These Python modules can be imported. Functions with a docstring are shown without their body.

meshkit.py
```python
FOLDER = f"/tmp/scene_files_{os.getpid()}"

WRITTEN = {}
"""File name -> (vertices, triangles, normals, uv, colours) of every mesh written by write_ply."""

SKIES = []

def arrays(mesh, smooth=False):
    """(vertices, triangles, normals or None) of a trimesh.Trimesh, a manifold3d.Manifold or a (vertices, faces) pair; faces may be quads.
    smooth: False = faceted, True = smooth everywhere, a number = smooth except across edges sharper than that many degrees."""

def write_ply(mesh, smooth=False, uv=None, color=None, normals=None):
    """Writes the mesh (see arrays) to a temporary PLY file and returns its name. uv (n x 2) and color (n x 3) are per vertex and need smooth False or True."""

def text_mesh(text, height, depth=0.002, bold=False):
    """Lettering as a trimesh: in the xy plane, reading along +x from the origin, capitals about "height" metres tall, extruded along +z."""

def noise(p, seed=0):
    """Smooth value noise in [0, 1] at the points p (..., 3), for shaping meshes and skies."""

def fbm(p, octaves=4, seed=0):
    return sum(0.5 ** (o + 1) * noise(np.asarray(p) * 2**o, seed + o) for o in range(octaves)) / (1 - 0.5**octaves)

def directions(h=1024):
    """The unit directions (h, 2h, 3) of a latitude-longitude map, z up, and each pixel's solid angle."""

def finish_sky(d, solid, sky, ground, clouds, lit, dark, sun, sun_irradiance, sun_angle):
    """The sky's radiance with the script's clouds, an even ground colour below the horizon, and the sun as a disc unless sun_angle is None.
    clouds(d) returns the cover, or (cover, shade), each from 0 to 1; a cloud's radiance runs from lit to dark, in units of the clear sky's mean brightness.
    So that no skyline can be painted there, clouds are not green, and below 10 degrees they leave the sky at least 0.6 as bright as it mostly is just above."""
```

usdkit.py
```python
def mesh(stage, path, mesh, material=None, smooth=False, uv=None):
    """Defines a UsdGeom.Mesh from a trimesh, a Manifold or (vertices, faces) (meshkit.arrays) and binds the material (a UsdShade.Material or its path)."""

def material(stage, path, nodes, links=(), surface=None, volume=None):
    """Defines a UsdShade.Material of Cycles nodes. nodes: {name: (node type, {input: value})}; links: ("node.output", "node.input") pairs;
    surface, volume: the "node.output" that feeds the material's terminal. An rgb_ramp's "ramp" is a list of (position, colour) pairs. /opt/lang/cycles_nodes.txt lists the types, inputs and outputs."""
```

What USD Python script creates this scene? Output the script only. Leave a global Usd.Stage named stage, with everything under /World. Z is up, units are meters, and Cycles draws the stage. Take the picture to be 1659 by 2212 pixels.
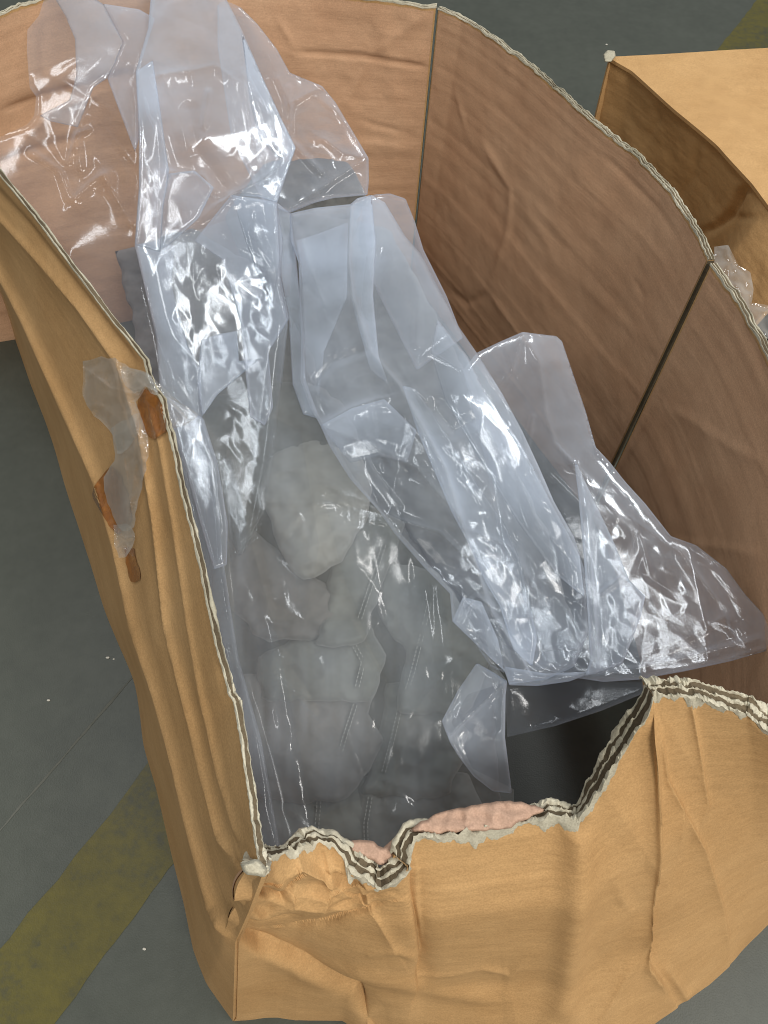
import math, numpy as np, trimesh, usdkit
from pxr import Usd, UsdGeom, UsdLux, UsdShade, Sdf, Gf, Vt
from scipy.interpolate import RBFInterpolator, LinearNDInterpolator, CloughTocher2DInterpolator, interp1d
from scipy.spatial import Delaunay, cKDTree
from shapely.geometry import Polygon, Point, LineString
import shapely
from meshkit import noise, fbm

stage = Usd.Stage.CreateInMemory()
UsdGeom.Xform.Define(stage, '/World')
UsdGeom.Scope.Define(stage, '/World/Looks')

# ------------------------------------------------------------------ camera
W, H, F = 1659.0, 2212.0, 1791.0          # tracing units of the photograph and focal length in them
EYE = np.array([0, 0, 1.30])
PITCH, ROLL = math.radians(55), math.radians(3.0)
fw = np.array([0, math.cos(PITCH), -math.sin(PITCH)])
rt0 = np.array([1.0, 0, 0]); up0 = np.cross(rt0, fw)
RT = math.cos(ROLL) * rt0 + math.sin(ROLL) * up0
UP = -math.sin(ROLL) * rt0 + math.cos(ROLL) * up0
cam = UsdGeom.Camera.Define(stage, '/World/camera')
m = np.eye(4); m[0, :3], m[1, :3], m[2, :3], m[3, :3] = RT, UP, -fw, EYE
cam.AddTransformOp().Set(Gf.Matrix4d(m.tolist()))
cam.CreateHorizontalApertureAttr(36.0); cam.CreateVerticalApertureAttr(48.0)
cam.CreateFocalLengthAttr(36.0 * F / W)
cam.CreateExposureAttr(0.0)

# ------------------------------------------------------------------ lamps: all out of view, overhead ones placed for top light and film glints
def lamp(name, pos, w, l, watt, color=(1, 1, 1), aim=None):
    r = UsdLux.RectLight.Define(stage, '/World/' + name)
    pos = np.array(pos, float)
    d = np.array([0, 0, -1.0]) if aim is None else np.array(aim, float) - pos
    z = -d / np.linalg.norm(d); x = np.cross([0, 1.0, 0], z); x /= np.linalg.norm(x); y = np.cross(z, x)
    mm = np.eye(4); mm[0, :3], mm[1, :3], mm[2, :3], mm[3, :3] = x, y, z, pos
    r.AddTransformOp().Set(Gf.Matrix4d(mm.tolist()))
    r.CreateWidthAttr(w); r.CreateHeightAttr(l); r.CreateIntensityAttr(watt); r.CreateColorAttr(Gf.Vec3f(*color))
    return r
lamp('unseen_ceiling_lamp', (2.4, 0.2, 4.8), 0.5, 2.0, 30, (1.0, 0.98, 0.95))
lamp('unseen_ceiling_lamp_a', (1.6, 3.4, 5.0), 0.35, 2.4, 26, (0.93, 0.97, 1.0))
lamp('unseen_ceiling_lamp_b', (-1.6, 2.2, 5.0), 0.35, 2.4, 22, (0.93, 0.97, 1.0))
lamp('unseen_light_left', (-3.6, -2.0, 4.6), 2.0, 1.2, 4.0, (1.0, 0.97, 0.92), (0.2, 0.6, 0.3))  # out of view, placed to light the long inner wall and the left wall
lamp('unseen_light_behind', (2.1, -3.1, 4.3), 2.2, 1.2, 28.0, (1.0, 0.96, 0.9), (0.2, 0.6, 0.3))  # out of view behind the camera, placed to light the front wall
ambient_dome = UsdLux.DomeLight.Define(stage, '/World/unseen_hall_ambient')          # even dome for ambient light and film reflections, stands in for unseen surroundings
usdkit.material(stage, '/World/Looks/ambient_dome', {'b': ('background_shader', {'color': (0.93, 0.97, 1.0), 'strength': 0.27})}, [], surface='b.background')
UsdShade.MaterialBindingAPI.Apply(ambient_dome.GetPrim()).Bind(UsdShade.Material.Get(stage, '/World/Looks/ambient_dome'))

# ------------------------------------------------------------------ helpers
used = {}
def numbered(path):
    n = used.get(path, 0); used[path] = n + 1
    return path if n == 0 else f'{path}_{n:03d}'
def tag(p, label=None, cat=None, group=None, kind=None):
    p = p.GetPrim() if hasattr(p, 'GetPrim') else p
    for k, v in (('label', label), ('category', cat), ('group', group), ('kind', kind)):
        if v: p.SetCustomDataByKey(k, v)
    return p
def thing(name, label, cat, loc=(0, 0, 0), group=None):
    x = UsdGeom.Xform.Define(stage, numbered('/World/' + name)); x.AddTranslateOp().Set(Gf.Vec3d(*map(float, loc)))
    tag(x, label, cat, group); x.GetPrim()
    ORIG[str(x.GetPath())] = np.array(loc, float)
    return x
ORIG = {}
def obj(name, v, f, mat, parent=None, smooth=False, label=None):
    base = str(parent.GetPath()) if parent is not None else '/World'
    path = numbered(base + '/' + name)
    o = ORIG.get(base, np.zeros(3)); ORIG[path] = o
    mm = usdkit.mesh(stage, path, (np.asarray(v) - o, f), M[mat], smooth=smooth)
    if label: tag(mm, label)
    return mm

def ray(x, y):
    x, y = np.asarray(x, float), np.asarray(y, float)
    d = fw * F + RT * (x - W / 2)[..., None] + UP * (H / 2 - y)[..., None]
    return d / np.linalg.norm(d, axis=-1, keepdims=True)
def P(x, y, h):                       # the point at height h that stands at this place of the photograph
    d = ray(x, y); h = np.asarray(h, float)
    return EYE + d * ((h - EYE[2]) / d[..., 2])[..., None]
def px(p):                            # and back
    q = np.asarray(p) - EYE
    z = q @ fw
    return np.stack([W / 2 + F * (q @ RT) / z, H / 2 - F * (q @ UP) / z], -1)
def polydist(pts, line):              # distance, signed side, position along
    line = np.asarray(line, float); best = np.full(len(pts), 1e9); side = np.zeros(len(pts))
    for a, b in zip(line[:-1], line[1:]):
        ab = b - a; t = np.clip(((pts - a) @ ab) / max(ab @ ab, 1e-9), 0, 1)
        r = pts - (a + t[:, None] * ab); d = np.hypot(r[:, 0], r[:, 1])
        s = np.sign(ab[0] * (pts[:, 1] - a[1]) - ab[1] * (pts[:, 0] - a[0]))
        k = d < best; best[k] = d[k]; side[k] = s[k]
    return best, side
def grid_faces(nv, nu, flip=False):
    i, j = np.meshgrid(np.arange(nv - 1), np.arange(nu - 1), indexing='ij')
    a = (i * nu + j).ravel(); q = np.stack([a, a + 1, a + nu + 1, a + nu], 1)
    f = np.vstack([q[:, [0, 1, 2]], q[:, [0, 2, 3]]])
    return f[:, ::-1] if flip else f
def grid_normals(g):
    du = np.gradient(g, axis=1); dv = np.gradient(g, axis=0)
    n = np.cross(du, dv); return n / np.maximum(np.linalg.norm(n, axis=-1, keepdims=True), 1e-12)
def smooth1(a, k, axis):
    for _ in range(k):
        p = np.concatenate([a.take([0], axis), a, a.take([-1], axis)], axis)
        n = a.shape[axis]
        a = 0.25 * p.take(range(0, n), axis) + 0.5 * p.take(range(1, n + 1), axis) + 0.25 * p.take(range(2, n + 2), axis)
    return a

def facets(pts, spacing, amp, seed, ang=0.0, stretch=1.0):
    """crumple: random heights on scattered points, joined by flat facets with sharp creases"""
    rng = np.random.default_rng(seed); c, s_ = math.cos(ang), math.sin(ang)
    q = pts @ np.array([[c, -s_], [s_, c]]); q = q / np.array([spacing * stretch, spacing])
    lo, hi = np.floor(q.min(0)) - 2, np.ceil(q.max(0)) + 2
    gx, gy = np.meshgrid(np.arange(lo[0], hi[0] + 1), np.arange(lo[1], hi[1] + 1)); k = np.stack([gx.ravel(), gy.ravel()], 1)
    k = k + rng.uniform(-0.48, 0.48, k.shape)
    return amp * LinearNDInterpolator(k, rng.uniform(-1, 1, len(k)))(q)
# ------------------------------------------------------------------ materials
M = {}
def mat(name, nodes, links, surface): M[name] = usdkit.material(stage, '/World/Looks/' + name, nodes, links, surface=surface)
def paper(name, c1, c2, streak, rough=0.82, spec=0.25, bump=0.35):
    mat(name, {'g': ('geometry', {}),
        'mp': ('mapping', {'scale': streak}),
        'n1': ('noise_texture', {'scale': 7.0, 'detail': 5.0, 'roughness': 0.6}),
        'n2': ('noise_texture', {'scale': 520.0, 'detail': 2.0}),
        'n3': ('noise_texture', {'scale': 34.0, 'detail': 4.0, 'roughness': 0.65}),
        'r1': ('rgb_ramp', {'ramp': [(0.3, c1), (0.7, c2)]}),
        'r3': ('rgb_ramp', {'ramp': [(0.32, (0.93, 0.92, 0.91)), (0.62, (1.02, 1.02, 1.02))]}),
        'r2': ('rgb_ramp', {'ramp': [(0.3, (0.82, 0.81, 0.80)), (0.7, (1.12, 1.12, 1.12))]}),
        'm1': ('mix', {'mix_type': 'multiply', 'fac': 1.0}), 'm2': ('mix', {'mix_type': 'multiply', 'fac': 0.8}),
        'b': ('bump', {'strength': bump, 'distance': 0.0012}),
        'p': ('principled_bsdf', {'roughness': rough, 'specular_ior_level': spec})},
        [('g.position', 'mp.vector'), ('g.position', 'n1.vector'), ('g.position', 'n2.vector'), ('mp.vector', 'n3.vector'),
         ('n1.fac', 'r1.fac'), ('n3.fac', 'r3.fac'), ('n2.fac', 'r2.fac'), ('r1.color', 'm1.color1'), ('r3.color', 'm1.color2'),
         ('m1.color', 'm2.color1'), ('r2.color', 'm2.color2'), ('m2.color', 'p.base_color'), ('n3.fac', 'b.height'), ('b.normal', 'p.normal')], 'p.BSDF')
paper('kraft_outer', (0.46, 0.27, 0.112), (0.55, 0.34, 0.152), (1.0, 1.0, 5.0))
paper('kraft_inner', (0.51, 0.298, 0.172), (0.59, 0.368, 0.222), (1.0, 1.0, 12.0))
paper('kraft_pink', (0.42, 0.27, 0.19), (0.50, 0.33, 0.24), (1, 1, 1))
paper('torn_pulp', (0.34, 0.31, 0.225), (0.60, 0.56, 0.44), (3, 3, 3), rough=0.95, spec=0.1, bump=1.0)
paper('shaded_torn_core', (0.055, 0.042, 0.026), (0.16, 0.125, 0.08), (3, 3, 3), rough=0.95, spec=0.1, bump=1.0)  # board core, darkened to paint in the shade of fluting and joint gaps
paper('crumb', (0.5, 0.48, 0.42), (0.7, 0.68, 0.6), (1, 1, 1))

def cloth(name, c1, c2):
    mat(name, {'g': ('geometry', {}), 'n1': ('noise_texture', {'scale': 16.0, 'detail': 6.0, 'roughness': 0.65}),
        'n2': ('noise_texture', {'scale': 700.0, 'detail': 1.0}),
        'r1': ('rgb_ramp', {'ramp': [(0.33, c1), (0.68, c2)]}), 'b': ('bump', {'strength': 0.5, 'distance': 0.0015}),
        'p': ('principled_bsdf', {'roughness': 0.95, 'specular_ior_level': 0.1, 'sheen_weight': 0.25})},
        [('g.position', 'n1.vector'), ('g.position', 'n2.vector'), ('n1.fac', 'r1.fac'), ('r1.color', 'p.base_color'), ('n2.fac', 'b.height'), ('b.normal', 'p.normal')], 'p.BSDF')
cloth('cloth_grey', (0.085, 0.086, 0.082), (0.17, 0.172, 0.163))
cloth('cloth_light', (0.20, 0.198, 0.18), (0.31, 0.305, 0.28))
cloth('cloth_green', (0.095, 0.099, 0.09), (0.18, 0.185, 0.168))
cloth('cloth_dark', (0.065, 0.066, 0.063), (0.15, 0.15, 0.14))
cloth('cloth_brown', (0.095, 0.089, 0.083), (0.175, 0.162, 0.152))
cloth('stitch', (0.30, 0.305, 0.28), (0.38, 0.385, 0.36))

def film(name, base, edge, tint, patterned, rough=0.06, spec=1.0, bump=0.3, wr=(40, 40, 40)):
    nodes = {'g': ('geometry', {}), 'mp': ('mapping', {'scale': wr}), 'n': ('noise_texture', {'scale': 1.0, 'detail': 4.0, 'roughness': 0.6, 'distortion': 0.6}),
        'b': ('bump', {'strength': bump, 'distance': 0.004}),
        'lw': ('layer_weight', {'blend': 0.5}), 'pw': ('math', {'math_type': 'power', 'value2': 2.2}),
        'mr': ('math', {'math_type': 'multiply_add', 'value2': edge - base, 'value3': base, 'use_clamp': True}),
        'tr': ('transparent_bsdf', {'color': (0.97, 0.98, 0.99)}),
        'df': ('diffuse_bsdf', {'color': tint}), 'tl': ('translucent_bsdf', {'color': tint}), 'dt': ('mix_closure', {'fac': 0.4}),
        'm1': ('mix_closure', {}), 'gl': ('glossy_bsdf', {'color': (1, 1, 1), 'roughness': rough, 'distribution': 'ggx'}),
        'fr': ('fresnel', {'IOR': 1.52}), 'fm': ('math', {'math_type': 'multiply', 'value2': spec, 'use_clamp': True}), 'fx': ('math', {'math_type': 'minimum', 'value2': 0.20}), 'm2': ('mix_closure', {})}
    links = [('g.position', 'mp.vector'), ('mp.vector', 'n.vector'), ('n.fac', 'b.height'), ('b.normal', 'gl.normal'), ('b.normal', 'fr.normal'),
        ('b.normal', 'df.normal'),
        ('lw.facing', 'pw.value1'), ('pw.value', 'mr.value1'), ('df.BSDF', 'dt.closure1'), ('tl.BSDF', 'dt.closure2'),
        ('tr.BSDF', 'm1.closure1'), ('dt.closure', 'm1.closure2'), ('fr.fac', 'fm.value1'), ('fm.value', 'fx.value1'), ('fx.value', 'm2.fac'), ('m1.closure', 'm2.closure1'), ('gl.BSDF', 'm2.closure2')]
    if patterned:
        nodes |= {'at': ('attribute', {'attribute': 'haze'}), 'ma': ('math', {'math_type': 'multiply', 'use_clamp': True}), 'n2': ('noise_texture', {'scale': 14.0, 'detail': 3.0}), 'r2': ('map_range', {'from_min': 0.3, 'from_max': 0.7, 'to_min': 0.7, 'to_max': 1.25}), 'mm': ('math', {'math_type': 'multiply', 'use_clamp': True})}
        links += [('g.position', 'n2.vector'), ('n2.fac', 'r2.value'), ('mr.value', 'mm.value1'), ('r2.result', 'mm.value2'), ('mm.value', 'ma.value1'), ('at.fac', 'ma.value2'), ('ma.value', 'm1.fac')]
    else:
        links += [('mr.value', 'm1.fac')]
    mat(name, nodes, links, 'm2.closure')
film('film_milky', 0.165, 0.75, (0.80, 0.88, 1.0), True, rough=0.11, spec=0.50, bump=0.05, wr=(30, 30, 30))
film('film_clear', 0.075, 0.6, (0.80, 0.87, 1.0), False, rough=0.11, spec=0.5, bump=0.04, wr=(30, 30, 30))
film('film_hazy', 0.22, 0.45, (0.66, 0.685, 0.67), False, rough=0.16, spec=0.38, bump=0.05, wr=(30, 30, 30))
film('film_tape', 0.16, 0.8, (0.80, 0.77, 0.70), True, rough=0.10, spec=1.6, bump=0.12, wr=(60, 60, 60))
mat('tape_wet', {'g': ('geometry', {}), 'n': ('noise_texture', {'scale': 70.0, 'detail': 4.0, 'distortion': 1.5}), 'r': ('rgb_ramp', {'ramp': [(0.3, (0.24, 0.085, 0.016)), (0.7, (0.32, 0.125, 0.026))]}),
    'b': ('bump', {'strength': 0.25, 'distance': 0.004}), 'p': ('principled_bsdf', {'roughness': 0.08, 'specular_ior_level': 0.6})},
    [('g.position', 'n.vector'), ('n.fac', 'r.fac'), ('r.color', 'p.base_color'), ('n.fac', 'b.height'), ('b.normal', 'p.normal')], 'p.BSDF')
def ground(name, stops, scale, rough):
    mat(name, {'g': ('geometry', {}), 'n1': ('noise_texture', {'scale': 3.2, 'detail': 7.0, 'roughness': 0.6}), 'n2': ('noise_texture', {'scale': scale, 'detail': 4.0, 'roughness': 0.7}),
        'n3': ('noise_texture', {'scale': 420.0, 'detail': 2.0}),
        'mx': ('mix', {'fac': 0.5}), 'bw': ('rgb_to_bw', {}), 'r': ('rgb_ramp', {'ramp': stops}), 'b': ('bump', {'strength': 0.25, 'distance': 0.001}),
        'p': ('principled_bsdf', {'roughness': rough, 'specular_ior_level': 0.4})},
        [('g.position', 'n1.vector'), ('g.position', 'n2.vector'), ('g.position', 'n3.vector'), ('n1.color', 'mx.color1'), ('n2.color', 'mx.color2'), ('mx.color', 'bw.color'), ('bw.val', 'r.fac'),
         ('r.color', 'p.base_color'), ('n3.fac', 'b.height'), ('b.normal', 'p.normal')], 'p.BSDF')
ground('concrete', [(0.3, (0.046, 0.051, 0.040)), (0.5, (0.064, 0.070, 0.055)), (0.7, (0.082, 0.088, 0.071))], 30.0, 0.42)
ground('yellow_paint', [(0.38, (0.045, 0.047, 0.03)), (0.50, (0.09, 0.077, 0.014)), (0.7, (0.135, 0.112, 0.014))], 40.0, 0.45)
ground('joint_dust', [(0.3, (0.08, 0.085, 0.07)), (0.7, (0.14, 0.14, 0.12))], 60.0, 0.8)

# ------------------------------------------------------------------ floor
def sheet_poly(name, pts, z, material, kind):
    v = np.array([[p[0], p[1], z] for p in pts]); n = len(v)
    o = obj(name, v, np.array([[0, i, i + 1] for i in range(1, n - 1)]), material); tag(o, kind=kind); return o
sheet_poly('floor', [(-12, -6), (12, -6), (12, 16), (-12, 16)], 0.0, 'concrete', 'structure')
def band(name, line_a, line_b, z, material, jag, seed):       # a strip between two straight lines on the floor, its edges worn
    A0, A1 = (P(*p, z) for p in line_a); B0, B1 = (P(*p, z) for p in line_b)
    n = 400; t = np.linspace(-0.6, 1.5, n)[:, None]
    a, b = A0 + (A1 - A0) * t, B0 + (B1 - B0) * t
    d = (B0 - A0) / np.linalg.norm(B0 - A0)
    a = a + d * (fbm(a * 30, 4, seed)[:, None] - 0.5) * jag; b = b + d * (fbm(b * 30, 4, seed + 9)[:, None] - 0.5) * jag
    v = np.vstack([a, b]); k = np.arange(n - 1)
    f = np.vstack([np.stack([k, k + n, k + 1], 1), np.stack([k + 1, k + n, k + n + 1], 1)])
    o = obj(name, v, f, material); tag(o, kind='structure'); return o
band('painted_stripe', ((0, 2055), (1635, 0)), ((120, 2211), (1735, 0)), 0.0008, 'yellow_paint', 0.010, 3)
band('floor_joint', ((0, 1790), (205, 1553)), ((3, 1793), (208, 1556)), 0.0006, 'joint_dust', 0.003, 5)

# ------------------------------------------------------------------ the torn carton
T = 0.011
def resample(row, n):
    row = np.array(row, float); s = np.concatenate([[0], np.cumsum(np.hypot(*np.diff(row[:, :2], axis=0).T))])
    return row, s
def wall(rows, nu, nv, creases=(), flute=0.0005, seed=1, soft=1, jag=2.0, dents=0.003, vpos=None, usm=0, crumple=None):
    """rows: lists of (x, y, height) from rim to base with equal counts. Returns grid of points (nv, nu, 3), traced side."""
    R = [np.array(r, float) for r in rows]
    s = np.concatenate([[0], np.cumsum(np.mean([np.hypot(*np.diff(r[:, :2], axis=0).T) for r in R], 0))]); u = np.linspace(0, s[-1], nu)
    R3 = [P(r[:, 0], r[:, 1], r[:, 2]) for r in R]
    # rim keeps its traced corners, in image units, before the jagged tearing
    L = [np.stack([np.interp(u, s, r[:, k]) for k in range(3)], 1) for r in R3]
    vp = np.linspace(0, 1, len(R)) if vpos is None else np.array(vpos)
    v = np.linspace(0, 1, nv)
    if usm:
        wt = np.clip(np.minimum(u, u[-1] - u) / (0.10 * u[-1]), 0, 1)[:, None]
        L[1:] = [l_ + (smooth1(l_, k_, 0) - l_) * wt for l_, k_ in zip(L[1:], (usm, usm, 30))]
    L = np.array(L); g = np.stack([np.stack([np.interp(v, vp, L[:, j, k]) for j in range(nu)], 1) for k in range(3)], -1)
    g2 = smooth1(smooth1(g, soft, 0), soft, 1); g2[0] = g[0]; g2[-1] = g[-1]; g = g2
    n = grid_normals(g); face = np.sign((n * (EYE - g)).sum(-1).mean()); n = n * face
    c = px(g.reshape(-1, 3)); disp = np.zeros(nu * nv)
    for line, amp, w in creases:
        d, sd = polydist(c, line)
        amp = amp * np.clip((np.minimum(np.hypot(*(c - line[0]).T), np.hypot(*(c - line[-1]).T)) + 8) / 50, 0, 1) ** 0.7
        if isinstance(w, tuple):                                   # a step crease: rises on one side only
            disp += amp * np.where(sd > 0, np.exp(-(d / w[0])), np.exp(-(d / w[1])))
        else:
            disp += amp * np.exp(-(d / w) ** 2)
    if crumple is not None: disp += crumple(c)
    q = g.reshape(-1, 3)
    disp += dents * (fbm(q * 9, 3, seed) - 0.5) * 2 + 0.25 * dents * (fbm(q * 40, 3, seed + 3) - 0.5) * 2
    uu, vv = np.meshgrid(np.linspace(0, 1, nu), v)
    wall_h = np.linalg.norm(g[-1] - g[0], axis=-1).mean()
    st = np.stack([uu.ravel() * 0.8, vv.ravel() * wall_h / 0.009, np.full(nu * nv, seed * 3.3)], -1)
    disp += flute * (noise(st, seed) - 0.5) * 2.0
    st[:, 1] *= 0.3
    disp += flute * 1.6 * (noise(st, seed + 5) - 0.5) * 2.0
    disp *= np.clip(np.minimum(uu, 1 - uu).ravel() / 0.018, 0, 1)
    g = g + n * disp.reshape(nv, nu)[..., None]
    if jag:                                                         # torn rim: the first rows wander along the wall
        j = (fbm(np.stack([u * 0.06, u * 0, u * 0 + seed], 1), 4, seed) - 0.5) * 2 * jag * 0.0005
        dn = g[6] - g[0]; dn /= np.linalg.norm(dn, axis=-1, keepdims=True)
        for k in range(6): g[k] += dn * (j * (1 - k / 6))[:, None]
    gs = smooth1(smooth1(g, 40, 0), 40, 1)
    return g, grid_normals(gs) * face
def shell(g, n, t, sm=14):
    """closed board from the traced face g, going t behind it"""
    nv, nu = g.shape[:2]; bk_ = smooth1(smooth1(g, sm, 0), sm, 1); bk_[[0, -1]] = g[[0, -1]]; bk_[:, [0, -1]] = g[:, [0, -1]]
    a, b = g.reshape(-1, 3), (bk_ - n * t).reshape(-1, 3); N = nu * nv
    ids = np.arange(N).reshape(nv, nu); loop = np.concatenate([ids[0], ids[1:, -1], ids[-1, -2::-1], ids[-2:0:-1, 0]])
    nx = np.roll(loop, -1)
    side = np.vstack([np.stack([loop, loop + N, nx], 1), np.stack([nx, loop + N, nx + N], 1)])
    f = np.vstack([grid_faces(nv, nu), grid_faces(nv, nu, True) + N, side])
    return np.vstack([a, b]), f
def torn_edge(name, rim, n, down, t, parent, seed, peel=0.0, fuzz=1.0):
    """the raw rim: fluting coloured dark as its own shade, between ragged ribbons of pale pulp (the plies of the board), and a peeled band down the traced face"""
    nu = len(rim); k = np.linspace(0, nu / 3, nu)
    nz = lambda f, s: fbm(np.stack([k * f, k * 0 + s, k * 0], 1), 4, seed + s)[:, None]
    rows = [rim - n * a - down * (0.0008 + 0.0012 * (nz(3.0, 7 + i) - 0.3)) for i, a in enumerate(np.linspace(-0.0003, t + 0.0003, 5))]
    g = np.array(rows); obj('fluting', g.reshape(-1, 3), grid_faces(len(rows), nu), 'shaded_torn_core', parent, smooth=35)
    wb = 1.0 if fuzz >= 0.9 else 0.62
    plies = [(0.0, 0.0022 * wb), (t, 0.0026 * wb)] + ([(t * 0.52, 0.0016)] if t > 0.007 else [])
    for q, (a, w) in enumerate(plies):
        w = w * (0.35 + 2.0 * fuzz * np.clip(nz(0.5, 90 + q) * 2.4 - 0.8, 0, 1.3))
        ht = 0.0012 + 0.0010 * nz(2.0, 100 + q) + fuzz * (0.009 * np.clip(nz(0.9, 110 + q) - 0.40, 0, 1) + 0.006 * np.clip(nz(4.5, 120 + q) - 0.47, 0, 1) * min(1, fuzz ** 2 + 0.1))
        c = a + 0.0016 * (nz(1.2, 130 + q) - 0.5)
        rr = []
        for i_, (x_, h_) in enumerate(((-1.0, -0.3), (-0.6, 0.8), (0.0, 1.0), (0.55, 0.7), (1.0, -0.3))):
            j_ = 1 + 0.5 * (nz(5.0, 140 + 7 * q + i_) - 0.5)
            rr.append(rim - n * (c + w * x_ * j_) - down * ht * h_ * j_)
        if q == 0 and peel > 0:
            pw = peel * np.clip(nz(0.45, 3) * 2.6 - 0.85, 0.0, 1.5) + 0.0005
            fz = (nz(5.0, 11) - 0.5) * 0.0010
            rr = [rim + n * 0.0002 + down * pw * (1 + 0.3 * (nz(6.0, 12) - 0.5)), rim + n * (0.0010 + fz) + down * pw * 0.7, rim + n * (0.0012 + fz) + down * pw * 0.3] + rr[1:]
        g = np.array(rr); obj(name, g.reshape(-1, 3), grid_faces(len(rr), nu), 'torn_pulp', parent, smooth=35)

carton = thing('cardboard_box', 'large open brown carton with torn ragged rim holding the plastic bag', 'cardboard box', P(830, 1500, 0.0))
WALLS = {}
def build_wall(key, name, g, n, inner_traced, peel=0.0, seed=1, label=None, t=0.0085, edge=True, fuzz=0.45):
    v, f = shell(g, n, t)
    p = obj(name, v, f, 'kraft_outer', carton, smooth=40, label=label)
    # the liner stops a little short of the ends of the board so that its rim stays clear of the torn edge
    gg = g + n * 0.0007 if inner_traced else smooth1(smooth1(g, 14, 0), 14, 1) - n * (t + 0.0010)
    lin = gg[1:, 1:-1]
    obj('inner_liner', lin.reshape(-1, 3), grid_faces(lin.shape[0], lin.shape[1], not inner_traced), 'kraft_inner', p, smooth=40)
    down = g[6] - g[0]; down = down / np.linalg.norm(down, axis=-1, keepdims=True)
    if edge: torn_edge('torn_edge', g[0], n[0], down, t, p, seed + 40, peel, fuzz)
    for col, sg in (((0, -1), (-1, 1)) if inner_traced else ()):                            # raw board end at the corner joints, gap shade painted on it
        o_ = g[:, col]; ax = (g[:, col] - g[:, col - 3 * sg if col else 3]); ax /= np.linalg.norm(ax, axis=-1, keepdims=True)
        ed = np.array([o_ + n[:, col] * 0.0003 + ax * 0.0006, o_ - n[:, col] * (t + 0.0003) + ax * 0.0006]); obj('shaded_raw_edge', ed.reshape(-1, 3), grid_faces(2, len(o_)), 'shaded_torn_core', p)
    c = px(g.reshape(-1, 3)); r = np.linalg.norm(g.reshape(-1, 3) - EYE, axis=1)
    WALLS[key] = LinearNDInterpolator(c, r)
    return p
def stand(x, y, h, dirx, diry, lean=0.0):
    """pixel where a wall that starts at the rim point reaches the floor, following the traced corner line"""
    a = P(x, y, h); best = None
    for s in np.linspace(50, 2500, 400):
        b = P(x + dirx * s, y + diry * s, 0.0)
        d = np.hypot(*(b - a)[:2])
        if best is None or d < best[0]: best = (d, x + dirx * s, y + diry * s)
    return best[1], best[2], 0.0
def unit(a, b): d = np.subtract(b, a); return d / np.hypot(*d)

HR = 0.60
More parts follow.
